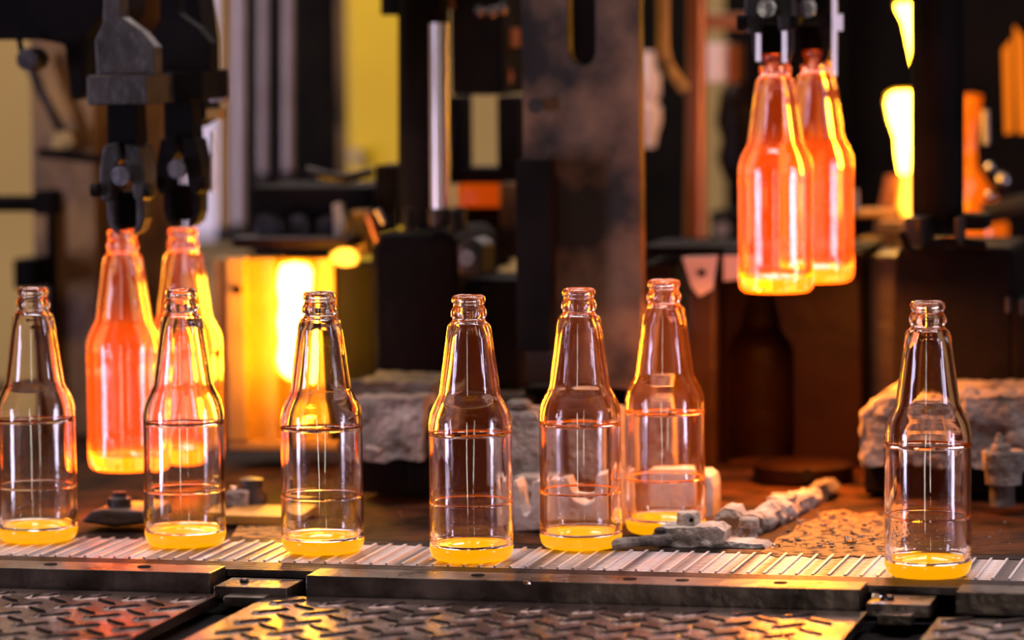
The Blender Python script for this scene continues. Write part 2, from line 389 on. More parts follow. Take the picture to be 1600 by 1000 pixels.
def wavy(me, seed):                                           # moulded glass is never perfectly even inside
    for v in me.vertices:
        r = math.hypot(v.co.x, v.co.y)
        if r > 1e-4:
            k = 1 + 0.010 * noise.noise(Vector((v.co.x * 60, v.co.y * 60, v.co.z * 22 + seed * 7)))
            v.co.x *= k; v.co.y *= k
body_me = MB().lathe(bo + bi, (0, 0, 0), 72, closed=True)
base_me = MB().lathe(dense(BASE, 2), (0, 0, 0), 72)
fl_r = 0.0200
floor_me = MB().lathe([(0, .0122), (fl_r, .0088), (fl_r + .0006, .0102), (fl_r - .0012, .0110), (.016 * BS, .0117), (.008 * BS, .0132), (0, .0140)], (0, 0, 0), 48)
def cool_bottle(px, py, heat, label, seed):
    p = G(px, py); p.z = 0.0006
    t = thing('glass_bottle', p, label, 'bottle', 'finished bottles standing on the belt')
    nm = 'bottle_glass_%d' % seed
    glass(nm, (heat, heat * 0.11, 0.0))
    b = body_me.build('body', nm, None, smooth='all'); wavy(b.data, seed); b.parent = t
    c = base_me.build('base', 'base_glass', None, smooth='all'); c.parent = t
    d = floor_me.build('floor_disc', 'base_floor_glass', None, smooth='all'); d.parent = c
    c['label'] = 'thick glowing orange glass base'
    t.rotation_euler.z = seed * 1.3
    return t
cool_bottle(59, 844, 3, 'clear bottle cut by the left edge of the picture', 1)
cool_bottle(290, 851, 3, 'clear bottle standing just in front of the two hot hanging bottles at left', 2)
cool_bottle(505, 862, 3, 'clear bottle with the white-hot parison shining through its neck', 3)
cool_bottle(737, 874, 7, 'clear bottle alone in the middle, in front of the dark column', 4)
cool_bottle(908, 855, 13, 'clear pinkish bottle just behind the tip of the crusted gripper', 5)
cool_bottle(1040, 832, 26, 'reddish bottle standing furthest back, behind the crusted gripper block', 6)
cool_bottle(1450, 899, 3.5, 'clear bottle furthest right, in front of the crusted block', 7)

def hot_bottle(px, pybase, D, label, down=0.3, left=0.0):
    p = W(px, pybase, D)
    oh = [(0.0325 * BS, z) for z in (.0112 * BS, .02, .03, .04, .05, .06, .07, .08, .09, .098)] + [q for q in OUT if q[1] > 0.1030 * BS]
    ih = [(max(r - 0.0018, 0.0070), z) for r, z in INN if z > 0.1010] + [(0.0276, z) for z in (.095, .085, .075, .065, .055, .045, .035, .025)] + [(.0270, .018)]
    bh = [(r - .0016, z + .003) for r, z in BASE[8:-1]] + [(0, BASE[-1][1] + .003)]
    prof = dense(BASE[:8], 2) + dense(oh, 2)[1:] + dense(ih, 2) + dense(bh, 2)
    o = MB().lathe(prof, (0, 0, 0), 64).build('hot_bottle', 'hot_glass', None, smooth='all')
    o.location = p; o.rotation_euler = (0, 0, 0)
    tag(o, label, 'bottle', 'glowing bottles hanging from tongs')
    for q, d, e, sx, sy in ((-Z * .004, -Z, down, .05, .05), (V * .036 + Z * .09, V, .05, .05, .14), (-U * .036 + V * .01 + Z * .09, -U + V * .35, left, .04, .14), (U * .036 + V * .012 + Z * .09, U + V * .5, .04, .04, .14)):
        if e <= 0: continue
        l = bpy.data.lights.new('hot_bottle_light', 'AREA'); l.shape = 'ELLIPSE'; l.size = sx; l.size_y = sy; l.energy = e; l.color = (1, 0.26, 0.015)
        lo = bpy.data.objects.new('hot_bottle_light', l); COL.objects.link(lo); lo.location = p + q
        lo.rotation_euler = d.to_track_quat('-Z', 'Y').to_euler()
    return o
HB = [hot_bottle(198, 733, 3.32, 'glowing orange bottle hanging at left, nearer and lower of its pair'),
      hot_bottle(292, 722, 3.40, 'glowing orange bottle hanging at left, half hidden behind a clear bottle'),
      hot_bottle(1213, 456, 3.36, 'glowing orange bottle hanging at right, nearer of its pair', 1.7, .05),
      hot_bottle(1277, 440, 3.46, 'glowing orange bottle hanging at right, behind the other', 1.7)]

# ================================================================== TAKE-OUT TONGS
def tong(cx, ytop, D, label, k=1.0, steel='dark_steel', pins=()):
    """cx = pixel column of the bottle neck, ytop = pixel row of the bottle lip"""
    t = thing('takeout_tong', W(cx, ytop - 10, D), label, 'tong', 'tongs holding hot bottles')
    P = lambda pts: [(cx + x * k, ytop + y * k) for x, y in pts]
    MB().poly(P([(-38, -400), (-12, -400), (-10, -335), (22, -312), (42, -288), (42, -244), (-52, -244), (-54, -300), (-40, -328)]), D - .01, .022).build('head_plate', steel, t, bevel=.002)
    x0, y0 = P([(-66, -244)])[0]; x1, y1 = P([(30, -198)])[0]
    MB().pbox(x0, y0, x1, y1, D - .03, .075).build('cross_block', steel, t, bevel=.0015)
    b = MB().poly(P([(-34, -198), (12, -198), (14, -135), (-34, -135)]), D - .012, .03).build('link', 'black_iron', t, bevel=.002)
    for sgn, nm in ((-1, 'jaw'), (1, 'jaw')):
        q = [(-10 + sgn * x, y) for x, y in [(4, -140), (28, -135), (36, -95), (36, -60), (30, -46), (18, -50), (15, -80), (8, -105), (2, -112)]]
        j = MB().poly(P(q), D - .02, .034).build(nm, steel, t, bevel=.002)
        q2 = [(-4 + sgn * x, y) for x, y in [(18, -62), (30, -62), (29, -20), (24, -4), (15, 4), (11, 6), (11, -2), (17, -12)]]
        MB().poly(P(q2), D - .012, .024).build('finger', steel, j, bevel=.0015)
        c = W(cx + (-10 + sgn * 36) * k, ytop - 65 * k, D - .02)
        MB().tube([c, c + U * (sgn * .006)], .006, 12).build('pin', 'black_iron', j)
    c = W(cx - 9 * k, ytop - 88 * k, D - .024)
    MB().cyl_v(c + V * .004, .0085, .010, 12).build('pivot_bolt', 'chrome', t, smooth=True)
    b = MB().pbox(*P([(-20, -62)])[0], *P([(14, -6)])[0], D, .018).build('neck_guide', 'black_iron', t, bevel=.001)
    for x, y0, y1 in pins:
        MB().ptube([(x, y0, D - .03), (x, y1, D - .03)], 4.5).build('guide_pin', 'rod_steel', t, True)
    return t
tong(200, 362, 3.32, 'dark steel tong holding the nearer hot bottle at left')
tong(288, 350, 3.40, 'dark steel tong behind, holding the second hot bottle at left', .98, 'black_iron', [(333, 205, 300)])
tong(1209, 100, 3.36, 'dark steel tong holding the nearer hot bottle at right', pins=[(1185, 52, 96), (1226, 48, 98)])
tong(1271, 98, 3.46, 'dark steel tong holding the rear hot bottle at right', .97, 'black_iron', [(1304, -10, 118), (1313, 22, 48)])
t = thing('takeout_arm', W(75, 60, 3.5), 'black takeout arm across the top left corner', 'machine arm')  # only the arm of the take-out mechanism
MB().poly([(-60, -60), (165, -60), (165, 20), (135, 60), (132, 150), (108, 158), (100, 70), (60, 62), (-60, 62)], 3.5, .12).build('arm_body', 'black_iron', t, bevel=.004)
MB().ptube([(30, 60, 3.49), (36, 92, 3.49), (52, 108, 3.5)], 5).build('hose', 'black_iron', t, True)
MB().cyl_v(W(60, 92, 3.5), .010, .03).build('hose_end', 'dark_steel', t, True)
b = MB(); b.poly([(258, -40), (306, -40), (318, 60), (318, 185), (296, 200), (262, 190)], 3.47, .05)
t2 = thing('takeout_bracket', W(295, 80, 3.47), 'black bracket block beside the left tongs', 'bracket')
b.build('block', 'black_iron', t2, bevel=.003)
MB().pbox(328, 116, 346, 160, 3.46, .03).build('end_cap', 'silver_pipe', t2, bevel=.001)
MB().pbox(322, 170, 342, 186, 3.46, .02).build('end_nut', 'mould_iron', t2, bevel=.001)

# ================================================================== LEFT BACKGROUND
t = thing('rusty_column', W(110, 740, 3.95), 'rusty brown steel column at the left behind the tongs', 'column')
MB().pbox(48, -150, 150, 690, 3.95, .12).build('front_plate', 'rust_panel', t, bevel=.002)
MB().pbox(150, -150, 258, 690, 4.02, .03).build('side_plate', 'rust_panel', t, bevel=.002)
MB().pbox(76, 310, 84, 690, 3.94, .02).build('seam_strip', 'black_iron', t)
MB().ptube([(44, 92, 3.93), (62, 140, 3.93), (96, 205, 3.93), (112, 228, 3.93)], [9, 8, 8, 6]).build('brace', 'dark_steel', t, True)
MB().cyl_v(W(108, 222, 3.94), .012, .02).build('brace_end', 'brass_pipe', t, True)
MB().ptube([(60, 238, 3.9), (110, 242, 3.9), (160, 250, 3.9)], [7, 9, 6]).build('hose', 'black_iron', t, True)
t = thing('crossbar', W(40, 318, 3.8), 'dark horizontal crossbar at the left edge', 'bar')
MB().ptube([(-60, 318, 3.85), (72, 318, 3.85)], 13).build('rod', 'black_iron', t, True)
MB().pbox(52, 298, 82, 336, 3.84, .03).build('end_block', 'black_iron', t, bevel=.002)
MB().pbox(20, 405, 52, 452, 3.9, .05).build('lower_block', 'black_iron', t, bevel=.002)
def pipe(px, r, y1, D, m, label):
    t = thing('vertical_pipe', W(px, y1, D), label, 'pipe', 'upright pipes behind the left mould')
    MB().ptube([(px, -200, D), (px, y1, D)], r).build('tube', m, t, True)
    MB().ptube([(px, y1 - 22, D), (px, y1 + 4, D)], r * 1.25).build('socket', 'dark_steel', t, True)
pipe(352, 12, 375, 4.5, 'brass_pipe', 'brownish brass pipe, leftmost of the upright pipes')
pipe(376, 9, 372, 4.4, 'silver_pipe', 'bright silver pipe right beside the brass one')
pipe(411, 8, 292, 4.5, 'silver_pipe', 'dull silver pipe, second from the dark panel')
pipe(450, 9, 288, 4.4, 'silver_pipe', 'silver pipe next to the dark panel')
t = thing('dark_panel', W(460, 400, 4.6), 'black panel behind the silver pipes', 'panel')  # flat dark panel, no cabinet body behind it
MB().pbox(385, -200, 535, 420, 4.62, .02).build('sheet', 'black_iron', t, bevel=.003)
MB().pbox(526, -200, 536, 420, 4.60, .015).build('edge_strip', 'brown_plate', t)
t = thing('yellow_post', W(580, 420, 5.2), 'bright yellow painted post behind the machine', 'post')
MB().pbox(542, -250, 640, 420, 5.2, .1).build('post', 'yellow_paint', t, bevel=.004)
MB().pbox(548, 236, 560, 254, 5.17, .04).build('plate', 'silver_pipe', t)

# left hot mould -------------------------------------------------------
t = thing('hot_mould', W(430, 700, 3.62), 'open iron mould glowing orange around the white-hot parison', 'mould')
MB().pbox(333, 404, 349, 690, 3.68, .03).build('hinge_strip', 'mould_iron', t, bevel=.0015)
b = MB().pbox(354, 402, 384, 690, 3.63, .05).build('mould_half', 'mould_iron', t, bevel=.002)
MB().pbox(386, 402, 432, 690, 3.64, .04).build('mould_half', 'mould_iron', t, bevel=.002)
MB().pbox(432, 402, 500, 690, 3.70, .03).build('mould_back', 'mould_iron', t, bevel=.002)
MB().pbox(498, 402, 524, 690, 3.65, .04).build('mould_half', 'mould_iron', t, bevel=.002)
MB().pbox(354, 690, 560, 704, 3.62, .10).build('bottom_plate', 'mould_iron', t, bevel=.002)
b = MB(); c = W(372, 452, 3.632); b.cyl_v(c, .004, .006); b.build('bolt', 'mould_red', t)
b = MB(); b.pbox(398, 500, 420, 508, 3.646, .006); b.build('notch', 'mould_red', t)
MB().pbox(528, 412, 585, 690, 3.63, .05).build('side_wall', 'black_iron', t, bevel=.002)

def parison(name, px, y0, y1, D, prof, label, m='molten', sq=0.7, core=0.86):
    k = S(D); c = W(px, y1, D); H = (y1 - y0) / k
    t = thing(name, c, label, 'molten glass')
    for nm, q, mm in (('core', core, m), ('mantle', 1.0, 'molten_mantle')):
        b = MB().lathe([(r / k * q, (z - .5) * H * (1 - (1 - q) * .45) + .5 * H) for r, z in prof], (0, 0, 0), 24)
        for v in b.v:
            wv = 0.25 * noise.noise(Vector((v.x / q * 70, v.y / q * 70, v.z * 40)))
            v.x *= 1 + wv; v.y *= sq * (1 + wv)
        o = b.build(nm, mm, None, smooth='all'); o.parent = t
    return t
parison('molten_parison', 462, 402, 600, 3.585, [(0, 0), (16, .02), (27, .08), (32, .18), (31, .34), (29, .5), (29, .65), (31, .8), (30, .92), (24, .98), (0, 1)], 'white-hot parison of molten glass in the left mould')
parison('gob_or_glow', 540, 386, 418, 3.58, [(0, 0), (18, .1), (27, .4), (24, .75), (12, .97), (0, 1)], 'small yellow-hot lump of glass on the mould rim', 'molten_soft', .6, .8)

# machine head above the left mould
t = thing('blow_head', W(490, 385, 3.72), 'dark blow head assembly above the glowing left mould', 'machine head')  # the blow head alone, not a whole machine
MB().pbox(392, 292, 575, 372, 3.75, .12).build('housing', 'black_iron', t, bevel=.004)
MB().ptube([(480, 264, 3.70), (500, 274, 3.69), (540, 280, 3.69), (582, 268, 3.70)], [5, 9, 9, 6]).build('rim', 'dark_steel', t, True)
MB().pbox(585, 258, 612, 330, 3.72, .05).build('shoulder', 'black_iron', t, bevel=.003)
MB().pbox(360, 372, 545, 388, 3.66, .10).build('skirt', 'mould_red', t, bevel=.002)
for x in (420, 470, 515, 432):
    c = W(x, 352 + (x % 7), 3.74); MB().cyl_v(c, .012, .012).build('bolt', 'dark_steel', t, True)
MB().ptube([(528, 320, 3.7), (534, 350, 3.69), (530, 375, 3.68)], [10, 13, 9]).build('valve', 'silver_pipe', t, True)
MB().ptube([(576, 335, 3.62), (586, 365, 3.62), (596, 392, 3.62)], [5, 6, 4]).build('lever', 'copper_pipe', t, True)
MB().ptube([(590, 328, 3.61), (600, 350, 3.61)], [6, 4]).build('lever', 'silver_pipe', t, True)
MB().pbox(545, 330, 572, 400, 3.70, .03).build('guard', 'mould_iron', t, bevel=.002)

# ================================================================== CENTRE
t = thing('support_column', W(660, 350, 3.62), 'round black support column left of the patinated plate', 'column')
MB().ptube([(662, -200, 3.64), (662, 352, 3.64)], 40, 24).build('shaft', 'black_iron', t, True)
MB().ptube([(645, -200, 3.66), (645, 24, 3.66)], 50, 24).build('collar', 'black_iron', t, True)
MB().ptube([(686, 36, 3.55), (688, 332, 3.55)], 15, 16).build('polished_rod', 'rod_steel', t, True)
MB().ptube([(688, 326, 3.55), (688, 352, 3.55)], 20, 16).build('rod_clamp', 'dark_steel', t, True)
for x, y in ((638, 342), (708, 345), (722, 340)):
    MB().ptube([(x, y - 16, 3.54), (x, y + 20, 3.54)], 8, 6).build('clamp_bolt', 'dark_steel', t, True)
t = thing('drive_housing', W(650, 620, 3.55), 'rounded black machine housing behind the middle bottles', 'machine housing')
MB().poly([(578, 392), (592, 366), (700, 362), (716, 378), (722, 612), (580, 612)], 3.55, .16).build('housing', 'black_iron', t, bevel=.006)
MB().pbox(716, 436, 812, 612, 3.56, .10).build('rear_cover', 'black_iron', t, bevel=.004)
MB().poly([(715, 380), (740, 372), (754, 384), (752, 432), (716, 432)], 3.50, .05).build('clamp', 'dark_steel', t, bevel=.003)
MB().cyl_v(W(733, 402, 3.50), .008, .01, 6).build('clamp_bolt', 'chrome', t)
t = thing('actuator_box', W(750, 150, 3.7), 'black actuator box at the top beside the patinated plate', 'machine box')
MB().pbox(702, -120, 786, 148, 3.72, .12).build('box', 'black_iron', t, bevel=.005)
for i, (x, y) in enumerate(((750, 17), (768, 18), (785, 14))):
    MB().lathe([(0, -.006), (.004, -.005), (.006, 0), (.004, .005), (0, .006)], W(x, y, 3.70), 12).build('bolt', 'chrome', t, True)
MB().pbox(788, 44, 802, 74, 3.74, .03).build('lug', 'copper_pipe', t, bevel=.001)
MB().ptube([(776, 80, 3.74), (790, 100, 3.74), (796, 118, 3.74), (788, 140, 3.74)], 7).build('elbow', 'copper_pipe', t, True)
MB().ptube([(700, -20, 3.66), (706, 14, 3.66)], 5).build('hot_strip', 'copper_pipe', t, True)
t = thing('lit_frame', W(758, 400, 3.8), 'iron frame with a shelf of painted-in orange light beside the column', 'frame')
MB().pbox(714, 288, 800, 324, 3.82, .08).build('shelf', 'shelf_glow', t, bevel=.003)
MB().pbox(780, 286, 812, 405, 3.80, .05).build('upright', 'brown_plate', t, bevel=.003)
MB().pbox(700, 324, 782, 420, 3.86, .05).build('back_plate', 'black_iron', t, bevel=.003)
MB().pbox(700, 262, 812, 288, 3.84, .05).build('top_bar', 'black_iron', t, bevel=.003)
MB().pbox(700, 150, 720, 264, 3.84, .05).build('upright', 'black_iron', t, bevel=.003)
MB().pbox(776, 150, 812, 264, 3.84, .05).build('upright', 'black_iron', t, bevel=.003)
# big patinated plate with a slot
t = thing('patinated_plate', W(905, 620, 3.45), 'large brown patinated steel plate with slot at its top', 'steel plate')
slot = [(888, -160), (888, 80), (893, 93), (902, 101), (912, 103), (921, 100), (928, 92), (931, 80), (931, -160)]
MB().poly([(816, -160), (816, 240), (818, 430), (818, 600), (998, 610), (998, -160)] + slot[::-1], 3.45, .022).build('plate', 'brown_plate', t, bevel=.001)
MB().pbox(870, -160, 950, 130, 3.52, .03).build('slot_backing', 'pit_black', t)
MB().pbox(806, 250, 860, 550, 3.42, .022).build('foot_plate', 'black_iron', t, bevel=.002)
for x, y in ((838, 165), (972, 36)):
    MB().cyl_v(W(x, y, 3.45), .007, .003, 16).build('bolt', 'dark_steel', t, True)
MB().pbox(818, 604, 1000, 742, 3.47, .10).build('pedestal', 'black_iron', t, bevel=.003)

# ================================================================== RIGHT OF THE PLATE
t = thing('bent_pipe', W(1085, 392, 3.9), 'copper brown pipe bent near the top, standing right of the plate', 'pipe')
MB().ptube([(1036, -150, 3.86), (1036, 70, 3.86), (1040, 92, 3.86), (1054, 118, 3.86), (1072, 142, 3.86)], 10).build('bent_section', 'mould_iron', t, True)
MB().ptube([(1090, -150, 3.95), (1088, 120, 3.95), (1086, 392, 3.95)], [15, 16, 18]).build('riser', 'copper_pipe', t, True)
MB().ptube([(1086, 372, 3.94), (1086, 396, 3.94)], 24).build('socket', 'black_iron', t, True)
t = thing('enamel_fitting', W(1015, 230, 4.1), 'stacked pale pink fitting beside the orange edge of the plate', 'fitting')
k = S(4.1)
MB().lathe([(0, 0), (10 / k, 0), (14 / k, 20 / k), (20 / k, 40 / k), (20 / k, 64 / k), (12 / k, 70 / k), (19 / k, 80 / k), (20 / k, 112 / k), (12 / k, 124 / k), (10 / k, 150 / k), (0, 150 / k)], W(1014, 230, 4.1), 20).build('body', 'pink_enamel', t, True)
MB().ptube([(1008, 222, 4.1), (1008, 640, 4.1)], 5).build('stand', 'black_iron', t, True)
t = thing('enamel_box', W(1112, 130, 4.2), 'small pale pink box on an orange bracket behind the bent pipe', 'box')
MB().pbox(1088, 68, 1130, 128, 4.2, .06).build('box', 'pink_enamel', t, bevel=.002)
MB().pbox(1132, 70, 1152, 130, 4.22, .04).build('side_cover', 'copper_pipe', t, bevel=.002)
MB().pbox(1090, 22, 1165, 46, 4.25, .04).build('bracket', 'copper_pipe', t, bevel=.002)
t = thing('dark_actuator', W(1150, 300, 4.1), 'black knobbly actuator behind the right hot bottles', 'actuator')
k = S(4.1)
MB().lathe([(0, 0), (30 / k, 5 / k), (42 / k, 40 / k), (34 / k, 70 / k), (44 / k, 100 / k), (36 / k, 150 / k), (20 / k, 170 / k), (0, 172 / k)], W(1160, 285, 4.32), 20).build('body', 'mould_red', t, True)
MB().pbox(1110, 330, 1170, 560, 4.28, .06).build('foot', 'black_iron', t, bevel=.003)
MB().pbox(1150, -150, 1180, 140, 4.36, .04).build('post', 'black_iron', t, bevel=.003)
MB().cyl_v(W(1130, 358, 4.28), .009, .01).build('bolt', 'silver_pipe', t, True)
t = thing('dark_cabinet', W(1300, 400, 4.6), 'black cabinet panel behind the right hot bottles', 'panel')
MB().pbox(1134, -250, 1440, 420, 4.6, .02).build('sheet', 'black_iron', t, bevel=.003)
MB().pbox(1310, -250, 1322, 420, 4.58, .02).build('rib', 'black_iron', t)

t = thing('slim_cabinet', W(1040, 420, 4.9), 'slim black cabinet behind the bent copper brown pipe', 'panel')
MB().pbox(975, -250, 1086, 440, 4.9, .02).build('sheet', 'black_iron', t, bevel=.003)
MB().pbox(1078, -250, 1086, 440, 4.88, .02).build('edge_strip', 'black_iron', t)
# right moulds
def carve(o, cutters):
    for cm_ in cutters:
        m = o.modifiers.new('cut', 'BOOLEAN'); m.object = cm_; m.operation = 'DIFFERENCE'; m.solver = 'EXACT'
    dg = bpy.context.evaluated_depsgraph_get(); me = bpy.data.meshes.new_from_object(o.evaluated_get(dg))
    o.modifiers.clear(); o.data = me
    for cm_ in cutters: bpy.data.objects.remove(cm_)
t = thing('mould_row', W(1190, 745, 3.66), 'row of dark red iron mould halves under the right hot bottles', 'mould')
MB().pbox(1002, 412, 1052, 742, 3.66, .10).build('mould_half', 'mould_dark', t, bevel=.003)
MB().poly([(1064, 402), (1118, 400), (1116, 742), (1078, 742), (1076, 480)], 3.62, .10).build('mould_half', 'mould_dark', t, bevel=.003)
MB().poly([(1066, 402), (1120, 400), (1112, 452), (1092, 464), (1080, 448)], 3.612, .006).build('shoulder_plate', 'pink_enamel', t, bevel=.001)
MB().cyl_v(W(1097, 426, 3.611), .0035, .002).build('bolt', 'pit_black', t)
mh = MB().pbox(1130, 392, 1345, 742, 3.62, .12).build('mould_half', 'mould_red', t, bevel=.003)
ct = W(1195, 735, 3.645)
cut = MB().lathe([(0, .004)] + [(r * 1.12, z * 1.0 + .006) for r, z in [(0.0325, 0.0)] + OUT[1:24]] + [(.018, .30), (0, .30)], ct, 40).build('cutter', 'mould_red', None)
bpy.context.view_layer.update()
carve(mh, [cut])
for f in mh.data.polygons: f.use_smooth = False
MB().poly([(1130, 400), (1165, 400), (1160, 436), (1130, 440)], 3.612, .006).build('shoulder_plate', 'pink_enamel', t, bevel=.001)
MB().pbox(1352, 398, 1402, 742, 3.66, .10).build('mould_half', 'mould_dark', t, bevel=.003)
MB().pbox(1000, 386, 1350, 398, 3.64, .12).build('top_strip', 'black_iron', t, bevel=.002)
t = thing('mould_base', W(1255, 735, 3.50), 'round dark mould base plate on the deck under the right moulds', 'base plate')  # base plate of the right moulds
k = S(3.5)
MB().lathe([(0, 0), (80 / k, 0), (80 / k, 22 / k), (70 / k, 28 / k), (40 / k, 30 / k), (0, 30 / k)], W(1255, 748, 3.50), 36).build('disc', 'mould_red', t, True)
MB().cyl_v(W(1262, 742, 3.455), .006, .004).build('hole', 'pit_black', t)
tag(MB().box(W(1316, 772, 3.44) , .060, .05, .006).build('loose_plate', 'mould_iron', None, bevel=.001), 'small orange-lit flat plate on the deck right of the gripper tail', 'plate')

# right column and hot glass
t = thing('round_column', W(1465, 370, 3.5), 'thick round black column at the right with clamped foot', 'column')
MB().ptube([(1465, -200, 3.52), (1465, 366, 3.52)], 41, 28).build('shaft', 'black_iron', t, True)
MB().pbox(1412, 340, 1450, 384, 3.46, .05).build('foot_clamp', 'dark_steel', t, bevel=.003)
MB().pbox(1496, 336, 1540, 360, 3.46, .05).build('foot_clamp', 'black_iron', t, bevel=.003)
for x in (1440, 1500):
    MB().ptube([(x, 340, 3.45), (x, 382, 3.45)], 9, 6).build('bolt', 'dark_steel', t, True)
MB().ptube([(1408, 362, 3.45), (1424, 400, 3.45)], [6, 7]).build('lever', 'black_iron', t, True)
t = thing('right_housing', W(1490, 740, 3.44), 'big black machine housing below the round right column', 'machine housing')
MB().poly([(1402, 392), (1420, 384), (1575, 386), (1580, 396), (1582, 690), (1402, 690)], 3.52, .16).build('housing', 'black_iron', t, bevel=.005)
MB().ptube([(1440, 386, 3.45), (1480, 378, 3.45), (1540, 384, 3.45)], 8).build('top_ridge', 'black_iron', t, True)
MB().pbox(1582, 470, 1680, 690, 3.5, .1).build('side_cover', 'black_iron', t, bevel=.004)
for x, y in ((1575, 476), (1597, 480)):
    MB().ptube([(x, y - 10, 3.43), (x, y + 12, 3.43)], 4).build('pin', 'dark_steel', t, True)
parison('molten_parison', 1412, 138, 278, 3.85, [(0, 0), (9, .03), (13, .25), (16, .45), (24, .66), (33, .85), (30, .95), (16, .995), (0, 1)], 'white-hot parison glowing behind the round right column')
parison('gob_or_glow', 1427, 2, 112, 3.85, [(0, 0), (3, .1), (10, .4), (18, .7), (28, .92), (29, .99), (0, 1)], 'tapering white-hot gob falling at the top beside the round column')
parison('gob_or_glow', 1418, 262, 345, 3.86, [(0, 0), (12, .06), (18, .3), (14, .6), (10, .9), (0, 1)], 'added orange glow below the right parison', 'molten_soft', .7, .7)  # added emitter standing for the orange glow under the parison
t = thing('hot_funnel', W(1400, 400, 3.9), 'orange-lit iron funnel and ledge beside the right parison', 'funnel')
k = S(3.92)
MB().lathe([(34 / k, 0), (40 / k, 30 / k), (30 / k, 80 / k), (22 / k, 120 / k), (18 / k, 120 / k), (26 / k, 78 / k), (36 / k, 30 / k), (30 / k, 0)], W(1405, 392, 3.96), 24, closed=True).build('funnel', 'copper_pipe', t, True)
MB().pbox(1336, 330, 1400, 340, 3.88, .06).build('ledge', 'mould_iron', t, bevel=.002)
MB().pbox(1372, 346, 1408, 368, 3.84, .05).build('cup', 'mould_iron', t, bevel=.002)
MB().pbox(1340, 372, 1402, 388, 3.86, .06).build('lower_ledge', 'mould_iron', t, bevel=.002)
MB().ptube([(1337, 296, 3.85), (1338, 330, 3.85)], 4).build('pin', 'silver_pipe', t, True)
MB().pbox(1372, 386, 1400, 672, 3.88, .04).build('stand', 'black_iron', t, bevel=.002)
t = thing('orange_pot', W(1545, 380, 4.05), 'glowing orange rounded pot right of the round column', 'pot')
k = S(4.05)
MB().lathe([(0, 0), (58 / k, 0), (60 / k, 30 / k), (48 / k, 66 / k), (28 / k, 98 / k), (11 / k, 126 / k), (9 / k, 165 / k), (16 / k, 205 / k), (19 / k, 236 / k), (0, 240 / k)], W(1516, 385, 4.05), 28).build('pot', 'pot_glow', t, True)
MB().pbox(1580, 394, 1650, 424, 3.9, .05).build('ledge', 'copper_pipe', t, bevel=.002)
t = thing('dark_manifold', W(1590, 330, 3.9), 'dark pipe manifold with shiny round bolt heads at the right edge', 'manifold')
MB().ptube([(1535, 335, 3.98), (1700, 300, 3.98)], 18).build('pipe', 'dark_steel', t, True)
MB().pbox(1440, -250, 1750, 205, 4.3, .03).build('panel', 'black_iron', t, bevel=.003)
MB().pbox(1440, 207, 1750, 440, 4.3, .03).build('panel', 'black_iron', t, bevel=.003)
MB().ptube([(1539, 172, 3.9), (1540, 225, 3.9)], 6).build('tube', 'silver_pipe', t, True)
for x, y, r in ((1547, 262, 9), (1568, 282, 13), (1547, 306, 8)):
    k = S(3.85)
    MB().lathe([(0, -r / k), (r * .7 / k, -r * .7 / k), (r / k, 0), (r * .7 / k, r * .7 / k), (0, r / k)], W(x, y, 3.85), 14).build('bolt_head', 'chrome', t, 'all')
for i, (pts, lb) in enumerate((([(1566, 78), (1580, 60), (1582, 208), (1570, 210)], 'thin glowing orange glass strand near the right edge'),
                               ([(1584, 40), (1600, 60), (1606, 210), (1590, 208), (1586, 120)], 'thin glowing orange glass strand cut by the right edge'))):
    tag(MB().poly(pts, 4.0, .008).build('hot_strand', 'ember', None, bevel=.0015), lb, 'molten glass')

# ================================================================== CRUSTED BLOCKS ON THE DECK
t = thing('crusted_block', W(650, 770, 3.40), 'grime-caked machine block left of the middle bottle', 'machine block')
MB().pbox(556, 622, 660, 720, 3.36, .10).build('crust_face', 'grime', t, crust=(.007, .0045, .018), smooth=True)
MB().pbox(545, 598, 676, 624, 3.40, .10).build('top_slab', 'dark_grime', t, crust=(.008, .004, .02), smooth=True)
MB().pbox(634, 634, 800, 772, 3.37, .10).build('lower_housing', 'black_iron', t, bevel=.004)
MB().pbox(560, 716, 640, 772, 3.40, .08).build('foot', 'black_iron', t, bevel=.003)
MB().ptube([(572, 700, 3.345), (596, 706, 3.34)], 6).build('lug', 'grime', t, True)
t = thing('crusted_block', W(1470, 770, 3.36), 'grime-caked block behind the rightmost bottle', 'machine block')
MB().poly([(1347, 650), (1375, 622), (1640, 616), (1640, 735), (1352, 728), (1346, 700)], 3.34, .14).build('crust_body', 'grime', t, crust=(.007, .006, .022), smooth=True)
MB().pbox(1352, 712, 1640, 775, 3.36, .10).build('plinth', 'black_iron', t, bevel=.003)
t = thing('crusted_cup', W(1568, 765, 3.26), 'crusted flanged cup with a bolt in it at the right edge', 'cup')
k = S(3.26)
MB().lathe([(0, 0), (28 / k, 0), (30 / k, 20 / k), (32 / k, 24 / k), (34 / k, 50 / k), (30 / k, 54 / k), (25 / k, 50 / k), (0, 46 / k)], W(1568, 756, 3.26), 28).build('cup', 'grime', t, crust=(.006, .0012, .01), smooth=True)
hexnut(MB(), W(1564, 708, 3.26), 15 / k, 14 / k).build('bolt', 'grime', t)
MB().lathe([(0, 0), (7 / k, 0), (4 / k, 16 / k), (0, 18 / k)], W(1561, 694, 3.26), 10).build('stud', 'grime', t, True)
MB().lathe([(0, 0), (20 / k, 0), (20 / k, 34 / k), (0, 34 / k)], W(1566, 790, 3.26), 16).build('stem', 'dark_grime', t, True)

